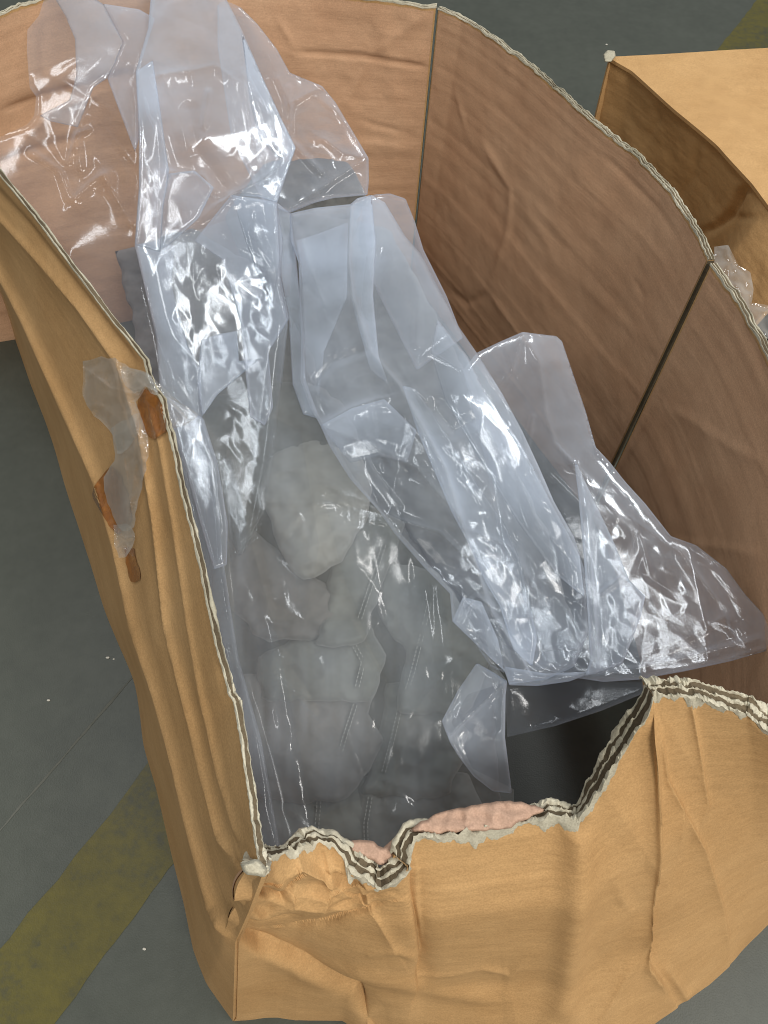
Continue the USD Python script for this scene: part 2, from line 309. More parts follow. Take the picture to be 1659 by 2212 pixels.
# ---- long right-hand wall (its inside is seen), from the back corner to the right corner
rimAB = [(946, 19), (1000, 40), (1045, 70), (1130, 132), (1200, 192), (1290, 272), (1370, 335), (1440, 405), (1482, 468), (1510, 520), (1530, 562)]
a0 = stand(946, 19, HR, *unit((942, 60), (900, 480))); b0 = stand(1530, 562, HR, *unit((1500, 620), (1320, 1000)))
mid = [(x, y, HR) for x, y in rimAB]
s = np.linspace(0, 1, len(rimAB))
frac = np.concatenate([[0], np.cumsum(np.hypot(*np.diff(np.array(rimAB), axis=0).T))]); frac /= frac[-1]
A3, B3 = P(*a0), P(*b0); base3 = [A3 + (B3 - A3) * q for q in frac]
base = [(*px(p), 0.0) for p in base3]
cr = [([(1040, 300), (1105, 410), (1098, 500), (1070, 590)], 0.003, 8), ([(960, 620), (1010, 655), (1060, 632)], -0.003, 9), ([(1060, 632), (1130, 730), (1180, 800)], 0.003, (14, 5)),
      ([(1090, 500), (1300, 760), (1420, 880)], 0.0018, (30, 6)), ([(1060, 590), (1250, 840)], 0.0018, (24, 6)), ([(1150, 430), (1330, 640)], 0.0015, (26, 7)),
      ([(1110, 400), (1200, 560), (1400, 740)], 0.0014, 12), ([(1240, 380), (1400, 520), (1450, 580)], 0.0016, (30, 8)), ([(985, 200), (1010, 290)], 0.002, 6),
      ([(1375, 610), (1390, 640)], -0.004, 6), ([(1300, 330), (1420, 450), (1470, 520)], -0.0018, 8)]
g, n = wall([mid, base], 260, 150, cr, flute=0.0008, seed=2, jag=6, dents=0.003)
build_wall('ab', 'side_panel', g, n, True, seed=2)
# ---- back wall
rimBK = [(-170, 120, HR), (-60, 60, HR), (30, 20, HR), (150, -22, HR), (400, -30, HR), (700, -12, HR), (943, 17, HR)]
bk0 = stand(-170, 120, HR, *unit((150, 0), (190, 400)))
c3 = (*px(P(*a0) + P(943, 17, HR) - P(946, 19, HR)), 0.0)
q0, q1 = P(*bk0), P(*c3); r3 = P(*np.array(rimBK, float).T)
fr = np.linspace(0, 1, len(rimBK)); fr = np.linalg.norm(r3 - r3[0], axis=1); fr /= fr[-1]
base = [(*px(q0 + (q1 - q0) * f_), 0.0) for f_ in fr]
cr = [([(640, 112), (780, 120), (935, 146)], -0.006, 5), ([(790, 118), (830, 95), (930, 20)], 0.004, (18, 8)), ([(800, 120), (770, 180), (740, 240)], 0.003, 8), ([(600, 40), (640, 110)], 0.003, 8),
      ([(780, 260), (890, 290)], -0.003, 7), ([(770, 300), (930, 330)], 0.002, (25, 8)), ([(0, 240), (100, 205), (300, 150)], -0.012, (40, 7)), ([(0, 345), (110, 240), (240, 190)], 0.010, (20, 10)),
      ([(-20, 360), (60, 330), (200, 290)], -0.006, 9), ([(90, 60), (95, 200), (110, 300)], -0.004, 9), ([(820, 10), (860, 260), (840, 420)], 0.002, 20)]
g, n = wall([rimBK, base], 240, 130, cr, flute=0.0008, seed=4, jag=6, dents=0.005)
build_wall('bk', 'side_panel', g, n, True, seed=4)
# ---- short wall after the right corner
rimE = [(1534, 572, HR), (1560, 604, HR), (1600, 660, HR), (1640, 735, HR), (1680, 815, HR), (1740, 940, HR), (1800, 1150, HR), (1830, 1400, HR), (1800, 1640, 0.6)]
e0 = (*px((P(*b0) + P(1534, 572, HR) - P(1530, 562, HR)) ), 0.0)
d3 = P(*e0) - P(1534, 572, HR)
base = [(*px(P(x, y, h) * [1, 1, 0] + np.array([d3[0], d3[1], 0]) * 0.8), 0.0) for x, y, h in rimE]
cr = [([(1450, 880), (1500, 905), (1580, 960), (1659, 1000)], 0.004, (16, 5)), ([(1470, 1170), (1560, 1180), (1659, 1200)], 0.003, (14, 5)), ([(1580, 760), (1540, 720)], 0.002, 9), ([(1600, 680), (1659, 820)], -0.002, 8), ([(1530, 650), (1400, 900), (1340, 1010)], 0.003, 10)]
base[-1] = (1770, 1900, 0.0)
g, n = wall([rimE, base], 180, 130, cr, flute=0.0008, seed=6, jag=6)
build_wall('e', 'side_panel', g, n, True, seed=6)
# ---- narrow rear panel that joins the back wall to the left wall
k0, k1 = P(-120, 240, 0.60), P(-135, 450, 0.0)
rimR = [(*px(k0 + (r3[0] - k0) * q_), 0.60) for q_ in np.linspace(0, 1, 5)]; baseR = [(*px(k1 + (q0 - k1) * q_), 0.0) for q_ in np.linspace(0, 1, 5)]
g, n = wall([rimR, baseR], 60, 60, (), flute=0.0008, seed=7, jag=3)
build_wall('r', 'side_panel', g, n, True, seed=7)
# ---- left wall (its outside is seen), creased along its length
cols = [[(-120, 240), (-125, 330), (-130, 400), (-135, 450)], [(0, 378), (0, 470), (0, 575), (2, 625)], [(75, 468), (55, 560), (35, 640), (14, 665)], [(150, 570), (120, 650), (80, 745), (40, 745)], [(240, 690), (175, 745), (120, 830), (68, 830)], [(312, 778), (225, 830), (158, 905), (98, 905)],
        [(322, 826), (250, 880), (178, 960), (120, 968)], [(346, 862), (265, 950), (205, 1020), (140, 1046)], [(372, 960), (300, 1060), (235, 1110), (168, 1130)], [(396, 1080), (325, 1150), (262, 1200), (196, 1216)], [(422, 1180), (352, 1250), (284, 1290), (228, 1320)],
        [(455, 1340), (378, 1385), (308, 1390), (258, 1390)], [(482, 1455), (398, 1470), (340, 1470), (297, 1478)], [(492, 1495), (410, 1510), (352, 1510), (306, 1560)], [(508, 1518), (425, 1560), (372, 1585), (310, 1610)], [(535, 1690), (455, 1690), (402, 1690), (340, 1705)],
        [(550, 1800), (487, 1805), (432, 1810), (368, 1830)], [(560, 1858), (508, 1885), (462, 1925), (400, 1955)], [(563, 1880), (525, 1945), (485, 1990), (416, 2050)], [(565, 1888), (535, 1962), (500, 2020), (445, 2125)], [(566, 1892), (538, 1968), (508, 2035), (503, 2206)]]
hs = [0.60, 0.50, 0.38, 0.0]
rows = [[(*c[k], hs[k]) for c in cols] for k in range(4)]
cr = [([(-60, 395), (0, 462), (90, 560), (180, 665), (262, 780), (312, 930), (345, 1120), (370, 1355), (415, 1520), (450, 1665), (485, 1795), (510, 1850)], 0.009, (22, 4)),
      ([(-60, 500), (0, 575), (60, 690), (145, 877), (220, 1040), (262, 1180), (300, 1355), (345, 1480), (390, 1635), (425, 1780), (470, 1955), (507, 2030)], 0.012, (26, 5)),
      ([(325, 870), (352, 960), (382, 1140), (412, 1345), (440, 1500), (480, 1675), (525, 1825)], 0.005, (16, 4)), ([(-40, 380), (60, 490), (170, 630), (250, 735), (295, 790)], -0.006, 10),
      ([(300, 1000), (322, 1150), (345, 1330), (385, 1500), (425, 1660), (465, 1800)], -0.004, 12), ([(470, 1440), (486, 1490)], -0.004, 7)]
g, n = wall(rows, 320, 110, cr, flute=0.0003, seed=8, jag=5, vpos=[0, 0.3, 0.6, 1.0], dents=0.0005, soft=0, usm=260)
build_wall('left', 'side_panel', g, n, False, seed=8, peel=0.001, t=0.005, fuzz=0.6)
# ---- torn front wall (its outside is seen)
cols = [[(566, 1892), (538, 1968), (510, 2035), (505, 2206)], [(580, 1850), (575, 1950), (570, 2050), (570, 2200)], [(625, 1834), (630, 1960), (650, 2080), (645, 2198)], [(690, 1822), (715, 1970), (740, 2130), (740, 2204)], [(745, 1850), (760, 1985), (780, 2160), (775, 2230)], [(790, 1885), (800, 1995), (815, 2165), (800, 2250)], [(826, 1896), (840, 2000), (855, 2160), (850, 2265)], [(872, 1881), (885, 2000), (890, 2150), (880, 2270)],
        [(884, 1850), (896, 1995), (903, 2140), (890, 2275)], [(893, 1813), (912, 1990), (920, 2130), (905, 2280)], [(975, 1806), (980, 1980), (980, 2125), (960, 2290)], [(1104, 1786), (1095, 1970), (1085, 2120), (1060, 2300)], [(1246, 1760), (1244, 1955), (1222, 2120), (1180, 2300)], [(1270, 1736), (1270, 1940), (1250, 2110), (1205, 2298)], [(1329, 1648), (1335, 1890), (1318, 2080), (1270, 2292)], [(1376, 1559), (1385, 1850), (1360, 2055), (1315, 2282)],
        [(1410, 1490), (1412, 1830), (1388, 2030), (1345, 2270)], [(1420, 1498), (1428, 1830), (1402, 2030), (1360, 2250)], [(1470, 1507), (1485, 1800), (1475, 2005), (1420, 2205)], [(1553, 1521), (1570, 1780), (1570, 1950), (1530, 2125)], [(1612, 1536), (1630, 1765), (1630, 1915), (1600, 2060)], [(1659, 1568), (1685, 1760), (1690, 1890), (1668, 1995)], [(1800, 1640), (1830, 1780), (1800, 1860), (1770, 1900)]]
h0 = [.60, .56, .52, .50, .48, .47, .47, .48, .495, .50, .50, .50, .51, .525, .57, .61, .64, .64, .64, .63, .62, .61, .60]
h1 = [.50, .45, .42, .41, .40, .40, .40, .40, .40, .40, .40, .40, .40, .40, .41, .42, .43, .43, .42, .41, .40, .40, .40]
h2 = [.38, .30, .24, .20, .18, .17, .17, .17, .17, .17, .17, .17, .18, .18, .19, .2, .2, .2, .2, .2, .2, .2, .2]
rows = [[(*c[0], a) for c, a in zip(cols, h0)], [(*c[1], a) for c, a in zip(cols, h1)], [(*c[2], a) for c, a in zip(cols, h2)], [(*c[3], 0.0) for c in cols]]
cr = [([(1417, 1530), (1421, 1700), (1420, 1837), (1410, 1896), (1388, 2014), (1394, 2073), (1440, 2140)], 0.012, (22, 3)), ([(1422, 1560), (1440, 1680), (1470, 1740), (1460, 1830)], 0.006, (14, 4)), ([(1470, 1740), (1520, 1830), (1560, 1960), (1572, 2050)], 0.006, (22, 5)),
      ([(1490, 1500), (1515, 1640), (1530, 1740), (1510, 1790)], 0.005, (14, 5)), ([(1246, 1765), (1248, 1955), (1230, 2080), (1212, 2212)], 0.012, 34), ([(886, 1855), (896, 1955), (911, 2060), (900, 2125)], -0.012, (4, 20)), ([(899, 1860), (903, 1960), (912, 2040)], 0.003, 5),
      ([(512, 2030), (650, 2082), (760, 2155), (790, 2212)], -0.022, (5, 40)), ([(560, 2050), (700, 2110), (900, 2130), (1080, 2150)], 0.006, 20), ([(900, 2110), (1040, 2085), (1100, 2100), (1150, 2060)], 0.004, (14, 6)),
      ([(620, 2020), (700, 2004), (750, 1980), (840, 1945)], -0.008, (6, 20)), ([(500, 1940), (560, 1928), (605, 1930), (632, 1895)], -0.020, (5, 14)), ([(490, 1968), (560, 1980), (620, 1955)], 0.008, 12), ([(486, 1990), (570, 1998), (640, 1985)], -0.008, 7),
      ([(600, 1885), (640, 1852), (690, 1880), (740, 1920)], 0.018, (26, 12)), ([(640, 1920), (700, 1930), (800, 1900), (880, 1880)], 0.006, (18, 6)), ([(690, 1960), (760, 1950), (850, 1920)], -0.005, 8), ([(760, 1880), (800, 1960), (860, 2060)], 0.004, (18, 7)), ([(700, 1830), (720, 1900), (690, 1990)], 0.005, (16, 6)), ([(800, 2060), (860, 2050), (900, 2070)], 0.004, 9),
      ([(1330, 1900), (1350, 1960), (1300, 2040)], 0.003, 14), ([(1290, 2212), (1370, 2060), (1400, 1960)], 0.005, (22, 7)), ([(1440, 2090), (1480, 2150), (1500, 2130)], 0.006, 9), ([(960, 1830), (1180, 1800)], 0.0015, 12), ([(920, 1930), (1200, 1900)], 0.0012, 16)]
g, n = wall(rows, 420, 150, cr, flute=0.0003, seed=11, jag=9, vpos=[0, 0.4, 0.75, 1.0], dents=0.0015, soft=10,
    crumple=lambda c: np.nan_to_num(facets(c, 58, 0.013, 5, 0.2, 1.6)) * np.exp(-(np.hypot((c[:, 0] - 690) / 1.5, c[:, 1] - 1930) / 95) ** 2) + np.nan_to_num(facets(c, 150, 0.004, 7, 1.2, 1.5)))
front = build_wall('front', 'side_panel', g, n, False, seed=11, peel=0.012, t=0.017, fuzz=1.0)

# ---- sheets traced as outlines: film lobes, folded garments, scraps of tape
def cluster(p, seed):
    q = fbm(np.column_stack([p / 60.0, np.full(len(p), seed * 1.7)]), 3, seed)
    return np.clip((q - 0.60) * 7, 0.0, 1.0)
def pleats(p, seed, ang, per=15000.0, amp=0.004):
    """thin straight folds that run roughly along the film"""
    r = np.random.default_rng(seed + 500); z = np.zeros(len(p)); lo, hi = p.min(0), p.max(0)
    for _ in range(int(len(p) * 16 / per) + 2):
        c = p[r.integers(len(p))]; a = ang + r.normal(0, 0.35); l = r.uniform(30, 120); d = np.array([math.cos(a), math.sin(a)])
        kink = c + d * l * r.uniform(-0.3, 0.3) + np.array([-d[1], d[0]]) * r.normal(0, 7)
        dd, sd = polydist(p, [c - d * l, kink, c + d * l])
        tz = np.clip(1 - np.hypot(*(p - c).T) / (l * 1.1), 0, 1) ** 0.5
        z += amp * r.uniform(0.4, 1.3) * r.choice([1, 1, -1]) * tz * np.where(sd > 0, np.exp(-dd / r.uniform(3, 7)), np.exp(-dd / r.uniform(8, 26)))
    return z
def mesh_outline(outline, step):
    poly = Polygon(outline).buffer(0)
    if poly.geom_type != 'Polygon': poly = max(poly.geoms, key=lambda a: a.area)
    L = poly.exterior.length; nb = int(L / step)
    b = np.array([poly.exterior.interpolate(i * L / nb).coords[0] for i in range(nb)])
    x0, y0, x1, y1 = poly.bounds
    gx, gy = np.meshgrid(np.arange(x0, x1, step), np.arange(y0, y1, step * 0.87)); gx = gx + (np.arange(gx.shape[0]) % 2)[:, None] * step / 2
    k = np.stack([gx.ravel(), gy.ravel()], 1)
    inner = poly.buffer(-0.55 * step); k = k[shapely.contains_xy(inner, k[:, 0], k[:, 1])]
    p = np.vstack([b, k]); tri = Delaunay(p).simplices
    cc = p[tri].mean(1); tri = tri[shapely.contains_xy(poly, cc[:, 0], cc[:, 1])]
    d = shapely.distance(poly.exterior, shapely.points(p))
    e = p[tri]; area = (e[:, 1, 0] - e[:, 0, 0]) * (e[:, 2, 1] - e[:, 0, 1]) - (e[:, 2, 0] - e[:, 0, 0]) * (e[:, 1, 1] - e[:, 0, 1])
    tri[area < 0] = tri[area < 0][:, ::-1]
    tri = tri[np.abs(area) > 1e-6]
    return p, tri[:, ::-1], d, nb
def rough_outline(outline, amp, seed, every=14):
    o = np.array(outline, float); ls = LineString(np.vstack([o, o[:1]])); n = int(ls.length / every)
    p = np.array([ls.interpolate(i * ls.length / n).coords[0] for i in range(n)]); r = np.random.default_rng(seed)
    return p + r.normal(0, amp, p.shape)
def with_haze(o, hz, material):
    if material.startswith('film'): UsdGeom.PrimvarsAPI(o).CreatePrimvar('haze', Sdf.ValueTypeNames.FloatArray, 'vertex').Set(Vt.FloatArray.FromNumpy(hz.astype(np.float32)))
    return o
def sheet(name, parent, material, outline, ctrl, step=6, bulge=0.0, R=40, facet=(), ridges=(), both=True, back=0.35, base=None, lift=0.0, smooth=True, rough=0.0, seed=1, label=None, haze=None, soft=0.0):
    if rough: outline = rough_outline(outline, rough, seed)
    p, tri, d, nb = mesh_outline(outline, step)
    if base is None:
        c = np.array(ctrl, float)
        h = RBFInterpolator(c[:, :2], c[:, 2], kernel='linear', degree=0)(p) if len(c) > 1 else np.full(len(p), c[0, 2])
        b = P(p[:, 0], p[:, 1], h)
    else:
        r = base(p); r = np.where(np.isnan(r), np.nanmedian(r), r); b = EYE + ray(p[:, 0], p[:, 1]) * r[:, None]
    hz = np.ones(len(p)) if haze is None else haze(p) if callable(haze) else np.clip(RBFInterpolator(np.array(haze, float)[:, :2], np.array(haze, float)[:, 2], kernel='linear', degree=0)(p), 0.0, 1.6)
    prof = (np.clip(hz, 0, 1) if callable(haze) else 1.0) * np.sqrt(np.clip(1 - (1 - np.minimum(d / R, 1)) ** 2, 0, 1))
    z = np.zeros(len(p)); fade = np.clip(d / (1.2 * step), 0.0, 1) * 0.8 + 0.2
    for i, f_ in enumerate(facet): z += facets(p, *f_) * fade * (cluster(p, f_[2]) if (i == 2 and len(facet) == 3) else 1)
    for line, amp, w in ridges:
        dd, sd = polydist(p, line)
        z += amp * (np.where(sd > 0, np.exp(-dd / w[0]), np.exp(-dd / w[1])) if isinstance(w, tuple) else np.maximum(0, 1 - dd / w))
    if soft: z += soft * 2 * (fbm(b * 22, 4, seed) - 0.5) + soft * (0.35 - np.abs(fbm(b * np.array([38, 38, 20]), 3, seed + 1) - 0.5) * 3)
    if material.startswith('film') and len(facet) == 3: z += pleats(p, facet[0][2], facet[0][3]) * fade
    if haze is not None: z *= np.clip(hz * 3.0, 0.03, 1)
    rd = -ray(p[:, 0], p[:, 1])
    fr_ = b + rd * (lift + bulge * prof + z)[:, None]
    if not both: return with_haze(obj(name, fr_, tri, material, parent, smooth=True, label=label), hz, material)
    z2 = np.zeros(len(p))
    for i, f_ in enumerate(facet): z2 += facets(p, f_[0], f_[1], f_[2] + 77, *f_[3:]) * fade
    bk_ = b + rd * (lift - bulge * back * prof - 0.0008 * np.minimum(d / step, 1) + np.minimum(z2, bulge * prof * (1 + back) * 0.6))[:, None]
    N = len(p); ids = np.arange(N); ids[:nb] = np.arange(nb); remap = np.where(np.arange(N) < nb, np.arange(N), np.arange(N) - nb + N)
    v = np.vstack([fr_, bk_[nb:]])
    f = np.vstack([tri, remap[tri][:, ::-1]])
    return with_haze(obj(name, v, f, material, parent, smooth=True, label=label), np.concatenate([hz, hz[nb:]]), material)

# ------------------------------------------------------------------ folded garments inside the bag
def garment(label, material, outline, ctrl, bulge, R, seed, ang=0.6, seams=(), wr=0.006, group=None):
    oc = np.mean(np.array(outline, float), 0); outline = [tuple(oc + (np.array(o_) - oc) * (1.0 if seed == 21 else 1.3)) for o_ in outline]
    c = np.mean(np.array(ctrl, float), 0)
    t = thing('folded_garment', label, 'garment', P(c[0], c[1], c[2] - 0.03), group)
    rid = [(s_, 0.002, 7) for s_ in seams]
    outline = rough_outline(outline, 2.5, seed, 22)
    sheet('fabric', t, material, outline, ctrl, step=7, bulge=bulge * 0.55, R=R * 0.8, facet=((80, wr * 0.8, seed, ang, 2.6), (36, wr * 0.35, seed + 1, ang + 0.3, 2.0)), ridges=rid, back=0.8, soft=0.013)
    for k, s_ in enumerate(seams):                    # stitches, a dashed double row along the seam
        ls = LineString(s_); vs, fs, nn = [], [], 0
        cc = np.array(ctrl, float); hh = RBFInterpolator(cc[:, :2], cc[:, 2], kernel='linear', degree=0)
        for off in (-4.0, 4.0):
            for q in np.arange(2, ls.length - 6, 9.0):
                a, b2 = np.array(ls.interpolate(q).coords[0]), np.array(ls.interpolate(q + 5.5).coords[0]); dr = unit(a, b2); pr = np.array([-dr[1], dr[0]])
                quad = np.array([a + pr * (off - 1), a + pr * (off + 1), b2 + pr * (off + 1), b2 + pr * (off - 1)])
                e = P(quad[:, 0], quad[:, 1], hh(quad)); rr = -ray(quad[:, 0], quad[:, 1])
                top = e + rr * (bulge * 0.55 + 0.006); bot = e + rr * (bulge * 0.3)
                vs.append(np.vstack([top, bot])); fs.append(np.array([[0, 1, 2], [0, 2, 3], [0, 4, 5], [0, 5, 1], [1, 5, 6], [1, 6, 2], [2, 6, 7], [2, 7, 3], [3, 7, 4], [3, 4, 0]]) + nn); nn += 8
        obj('stitching', np.vstack(vs), np.vstack(fs), 'stitch', t)
    return t
GA = 'garments packed in the plastic bag'
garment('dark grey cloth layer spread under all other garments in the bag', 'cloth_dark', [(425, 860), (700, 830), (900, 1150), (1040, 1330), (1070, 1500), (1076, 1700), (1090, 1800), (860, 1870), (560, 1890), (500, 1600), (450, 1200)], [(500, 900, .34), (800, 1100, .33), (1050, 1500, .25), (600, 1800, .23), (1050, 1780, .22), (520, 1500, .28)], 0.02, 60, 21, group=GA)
garment('grey garment bunched above the rounded roll', 'cloth_grey', [(545, 880), (640, 860), (710, 900), (752, 990), (700, 1010), (605, 1030), (570, 1100), (540, 1160), (515, 1080), (520, 960)], [(620, 940, .385), (550, 1100, .375), (700, 960, .39)], 0.03, 70, 22, 1.0, group=GA)
garment('rounded pale roll of cloth at the centre of the bag', 'cloth_light', [(600, 1020), (650, 985), (715, 978), (760, 1010), (778, 1070), (763, 1126), (724, 1185), (692, 1210), (664, 1220), (637, 1195), (609, 1140), (592, 1075)], [(690, 1090, .40), (620, 1100, .39), (740, 1050, .395)], 0.045, 85, 23, 1.2, wr=0.003, group=GA)
garment('grey folded strip with a seam slanting below the rounded roll', 'cloth_green', [(790, 1125), (850, 1160), (826, 1230), (800, 1300), (778, 1362), (700, 1362), (722, 1300), (727, 1227), (738, 1181)], [(800, 1150, .375), (740, 1340, .36), (790, 1250, .37)], 0.022, 36, 24, 1.9, [[(830, 1175), (806, 1250), (776, 1340)]], group=GA)
garment('grey garment with a long stitched seam at the right of the pile', 'cloth_green', [(846, 1250), (935, 1262), (985, 1330), (1030, 1410), (995, 1500), (870, 1505), (890, 1400), (842, 1342)], [(900, 1300, .355), (990, 1440, .34), (900, 1480, .34)], 0.028, 60, 25, 1.8, [[(930, 1290), (912, 1370), (892, 1450), (878, 1495)]], group=GA)
garment('dull grey garment at the left below the roll beside the carton wall', 'cloth_brown', [(520, 1140), (610, 1215), (690, 1270), (728, 1325), (668, 1360), (580, 1362), (520, 1300)], [(600, 1240, .365), (560, 1330, .35), (690, 1330, .355)], 0.024, 60, 26, 0.5, group=GA)
garment('small grey folded garment with a pale collar in mid pile', 'cloth_green', [(588, 1424), (680, 1380), (778, 1368), (806, 1420), (780, 1500), (683, 1496), (598, 1500)], [(690, 1430, .345), (600, 1480, .335), (790, 1440, .345)], 0.022, 44, 27, 0.2, [[(760, 1385), (785, 1430), (770, 1490)]], group=GA)
garment('wide warm grey folded garment at the lower left of the pile', 'cloth_brown', [(560, 1486), (680, 1492), (778, 1500), (768, 1552), (796, 1600), (738, 1696), (640, 1700), (566, 1690), (540, 1570)], [(640, 1560, .325), (580, 1660, .30), (750, 1640, .31)], 0.03, 60, 28, 0.3, [[(768, 1520), (742, 1600), (722, 1680)]], group=GA)
garment('grey folded garment with double stitching at the lower right', 'cloth_green', [(850, 1506), (940, 1496), (985, 1594), (955, 1692), (900, 1700), (806, 1690), (842, 1560)], [(900, 1560, .32), (840, 1670, .30), (950, 1660, .305)], 0.028, 56, 29, 1.7, [[(868, 1512), (850, 1590), (828, 1670)]], group=GA)
garment('flat grey garment lying behind the torn front wall', 'cloth_grey', [(800, 1700), (985, 1696), (1030, 1790), (900, 1860), (778, 1850)], [(880, 1740, .29), (800, 1830, .275), (980, 1790, .28)], 0.022, 50, 30, 0.4, [[(800, 1720), (790, 1780), (792, 1840)]], group=GA)
garment('grey folded garment in the lower left corner of the bag', 'cloth_green', [(556, 1705), (660, 1712), (775, 1710), (775, 1850), (660, 1870), (566, 1880)], [(660, 1760, .285), (590, 1850, .27), (760, 1830, .27)], 0.024, 50, 31, 0.2, [[(690, 1720), (684, 1790), (676, 1850)]], group=GA)
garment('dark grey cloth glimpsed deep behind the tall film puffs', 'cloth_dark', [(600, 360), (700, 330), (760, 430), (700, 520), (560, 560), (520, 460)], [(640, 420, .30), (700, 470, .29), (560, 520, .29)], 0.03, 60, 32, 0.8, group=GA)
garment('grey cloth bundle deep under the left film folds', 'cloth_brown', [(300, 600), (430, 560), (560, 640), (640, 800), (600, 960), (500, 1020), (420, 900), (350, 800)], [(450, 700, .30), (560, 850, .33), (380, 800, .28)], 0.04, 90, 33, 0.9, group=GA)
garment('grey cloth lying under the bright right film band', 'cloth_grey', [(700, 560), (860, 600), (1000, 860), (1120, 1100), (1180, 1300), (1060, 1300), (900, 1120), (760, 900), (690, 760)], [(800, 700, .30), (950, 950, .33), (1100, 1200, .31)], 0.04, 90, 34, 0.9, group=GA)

# ------------------------------------------------------------------ the plastic bag
bag = thing('plastic_bag', 'crumpled translucent plastic bag lining the open carton', 'plastic bag', P(800, 1100, 0.0))
FA = lambda s, ang, k=1.0, st=2.4: ((160, 0.016 * k, s, ang, st), (85, 0.0016 * k, s + 1, ang + 0.35, 2.6), (18, 0.0009 * k, s + 2, ang - 0.4, 1.5))
# clear film over the garments and along the left wall
S4 = [(291, 529), (420, 500), (598, 437), (650, 640), (660, 830), (700, 919), (766, 1034), (863, 1150), (982, 1280), (1033, 1385), (1096, 1472), (1010, 1500), (975, 1560), (1020, 1660), (1110, 1705), (1112, 1800), (900, 1870), (556, 1885), (536, 1700), (486, 1510), (436, 1250), (386, 1000), (345, 850), (337, 724)]
h4 = [(300, 540, .42), (590, 450, .44), (650, 800, .44), (450, 900, .43), (690, 1090, .462), (900, 1250, .42), (1080, 1470, .41), (700, 1450, .405), (560, 1600, .36), (700, 1850, .325), (1050, 1780, .33), (960, 1600, .37), (480, 1300, .39)]
sheet('film_over_garments', bag, 'film_hazy', S4, h4, step=7, facet=FA(41, 1.15, 0.55, 3.0), both=False, ridges=[([(434, 899), (463, 993), (480, 1200), (510, 1420), (560, 1600), (600, 1800)], 0.012, (40, 10)), ([(700, 1060), (800, 1120), (960, 1160)], 0.006, 9), ([(590, 1090), (760, 1085), (900, 1120)], 0.004, 7)])
sheet('film_fold', bag, 'film_milky', [(291, 529), (345, 520), (378, 531), (370, 617), (406, 747), (434, 800), (436, 899), (465, 993), (480, 1200), (515, 1420), (565, 1600), (608, 1850), (560, 1865), (530, 1680), (486, 1500), (446, 1320), (420, 1150), (386, 980), (345, 830), (337, 724)], [(320, 540, .44), (400, 800, .44), (450, 1100, .42), (510, 1450, .385), (570, 1800, .345)], bulge=0.006, R=14, step=5, lift=.012, facet=FA(45, 1.4, 0.6, 3.0), haze=[(330, 540, .9), (400, 760, .8), (440, 1000, .7), (490, 1300, .55), (570, 1800, .4)])
sheet('film_fold', bag, 'film_milky', [(434, 735), (470, 722), (512, 715), (516, 780), (560, 775), (520, 810), (470, 852), (437, 900), (426, 830)], [(450, 760, .455), (540, 780, .455), (440, 860, .45)], bulge=0.006, R=20, step=5, facet=FA(48, 0.4, 0.4))
sheet('film_fold', bag, 'film_clear', [(500, 421), (598, 437), (612, 520), (606, 600), (624, 690), (580, 760), (590, 880), (572, 920), (540, 900), (520, 700), (480, 560), (420, 520)], [(520, 450, .47), (600, 600, .46), (560, 880, .455)], bulge=0.006, R=14, step=4, lift=.014, facet=FA(51, 1.3, 0.8, 2.5))
sheet('film_fold', bag, 'film_milky', [(598, 437), (628, 462), (640, 560), (656, 720), (660, 820), (690, 905), (655, 895), (632, 830), (624, 690), (606, 600)], [(610, 450, .455), (640, 700, .455), (680, 920, .45)], bulge=0.006, R=12, step=4, facet=FA(54, 1.4, 0.6, 2.5))
sheet('film_fold', bag, 'film_clear', [(350, 850), (400, 880), (440, 905), (470, 1000), (492, 1130), (490, 1220), (462, 1230), (430, 1120), (395, 990)], [(400, 900, .47), (450, 1050, .455), (480, 1200, .44)], bulge=0.008, R=18, step=4, facet=FA(57, 1.35, 0.4, 3.0))
H4 = h4
def veil(pts, hz, lf, an, sd, edge=36):
    po = Polygon(pts).buffer(0)
    hf = lambda p: 0.65 * hz * np.clip(shapely.distance(po.exterior, shapely.points(p)) / edge, 0, 1) ** 0.8 * (0.15 + 1.7 * fbm(np.column_stack([p[:, 0] / 14.0, p[:, 1] / 170.0, np.full(len(p), sd * 1.3)]), 3, sd))
    sheet('film_veil', bag, 'film_milky', pts, H4, step=6, lift=lf, both=False, facet=FA(sd, an, 0.5, 3.0), haze=hf)
veil([(430, 960), (500, 990), (545, 1180), (600, 1380), (640, 1580), (700, 1860), (580, 1880), (520, 1600), (470, 1380), (440, 1180)], 1.0, .008, 1.3, 201)
veil([(540, 880), (650, 930), (690, 1180), (660, 1340), (590, 1300), (545, 1080)], .7, .012, 1.5, 206, 50)
veil([(700, 1080), (820, 1110), (950, 1260), (980, 1420), (880, 1560), (800, 1400), (740, 1240)], .7, .010, 1.1, 211, 60)
veil([(560, 1340), (760, 1340), (860, 1520), (840, 1700), (700, 1760), (580, 1640)], .75, .007, 0.8, 216, 80)
veil([(860, 1440), (1000, 1420), (1010, 1580), (960, 1760), (840, 1800), (820, 1620)], .6, .008, 1.4, 221, 60)
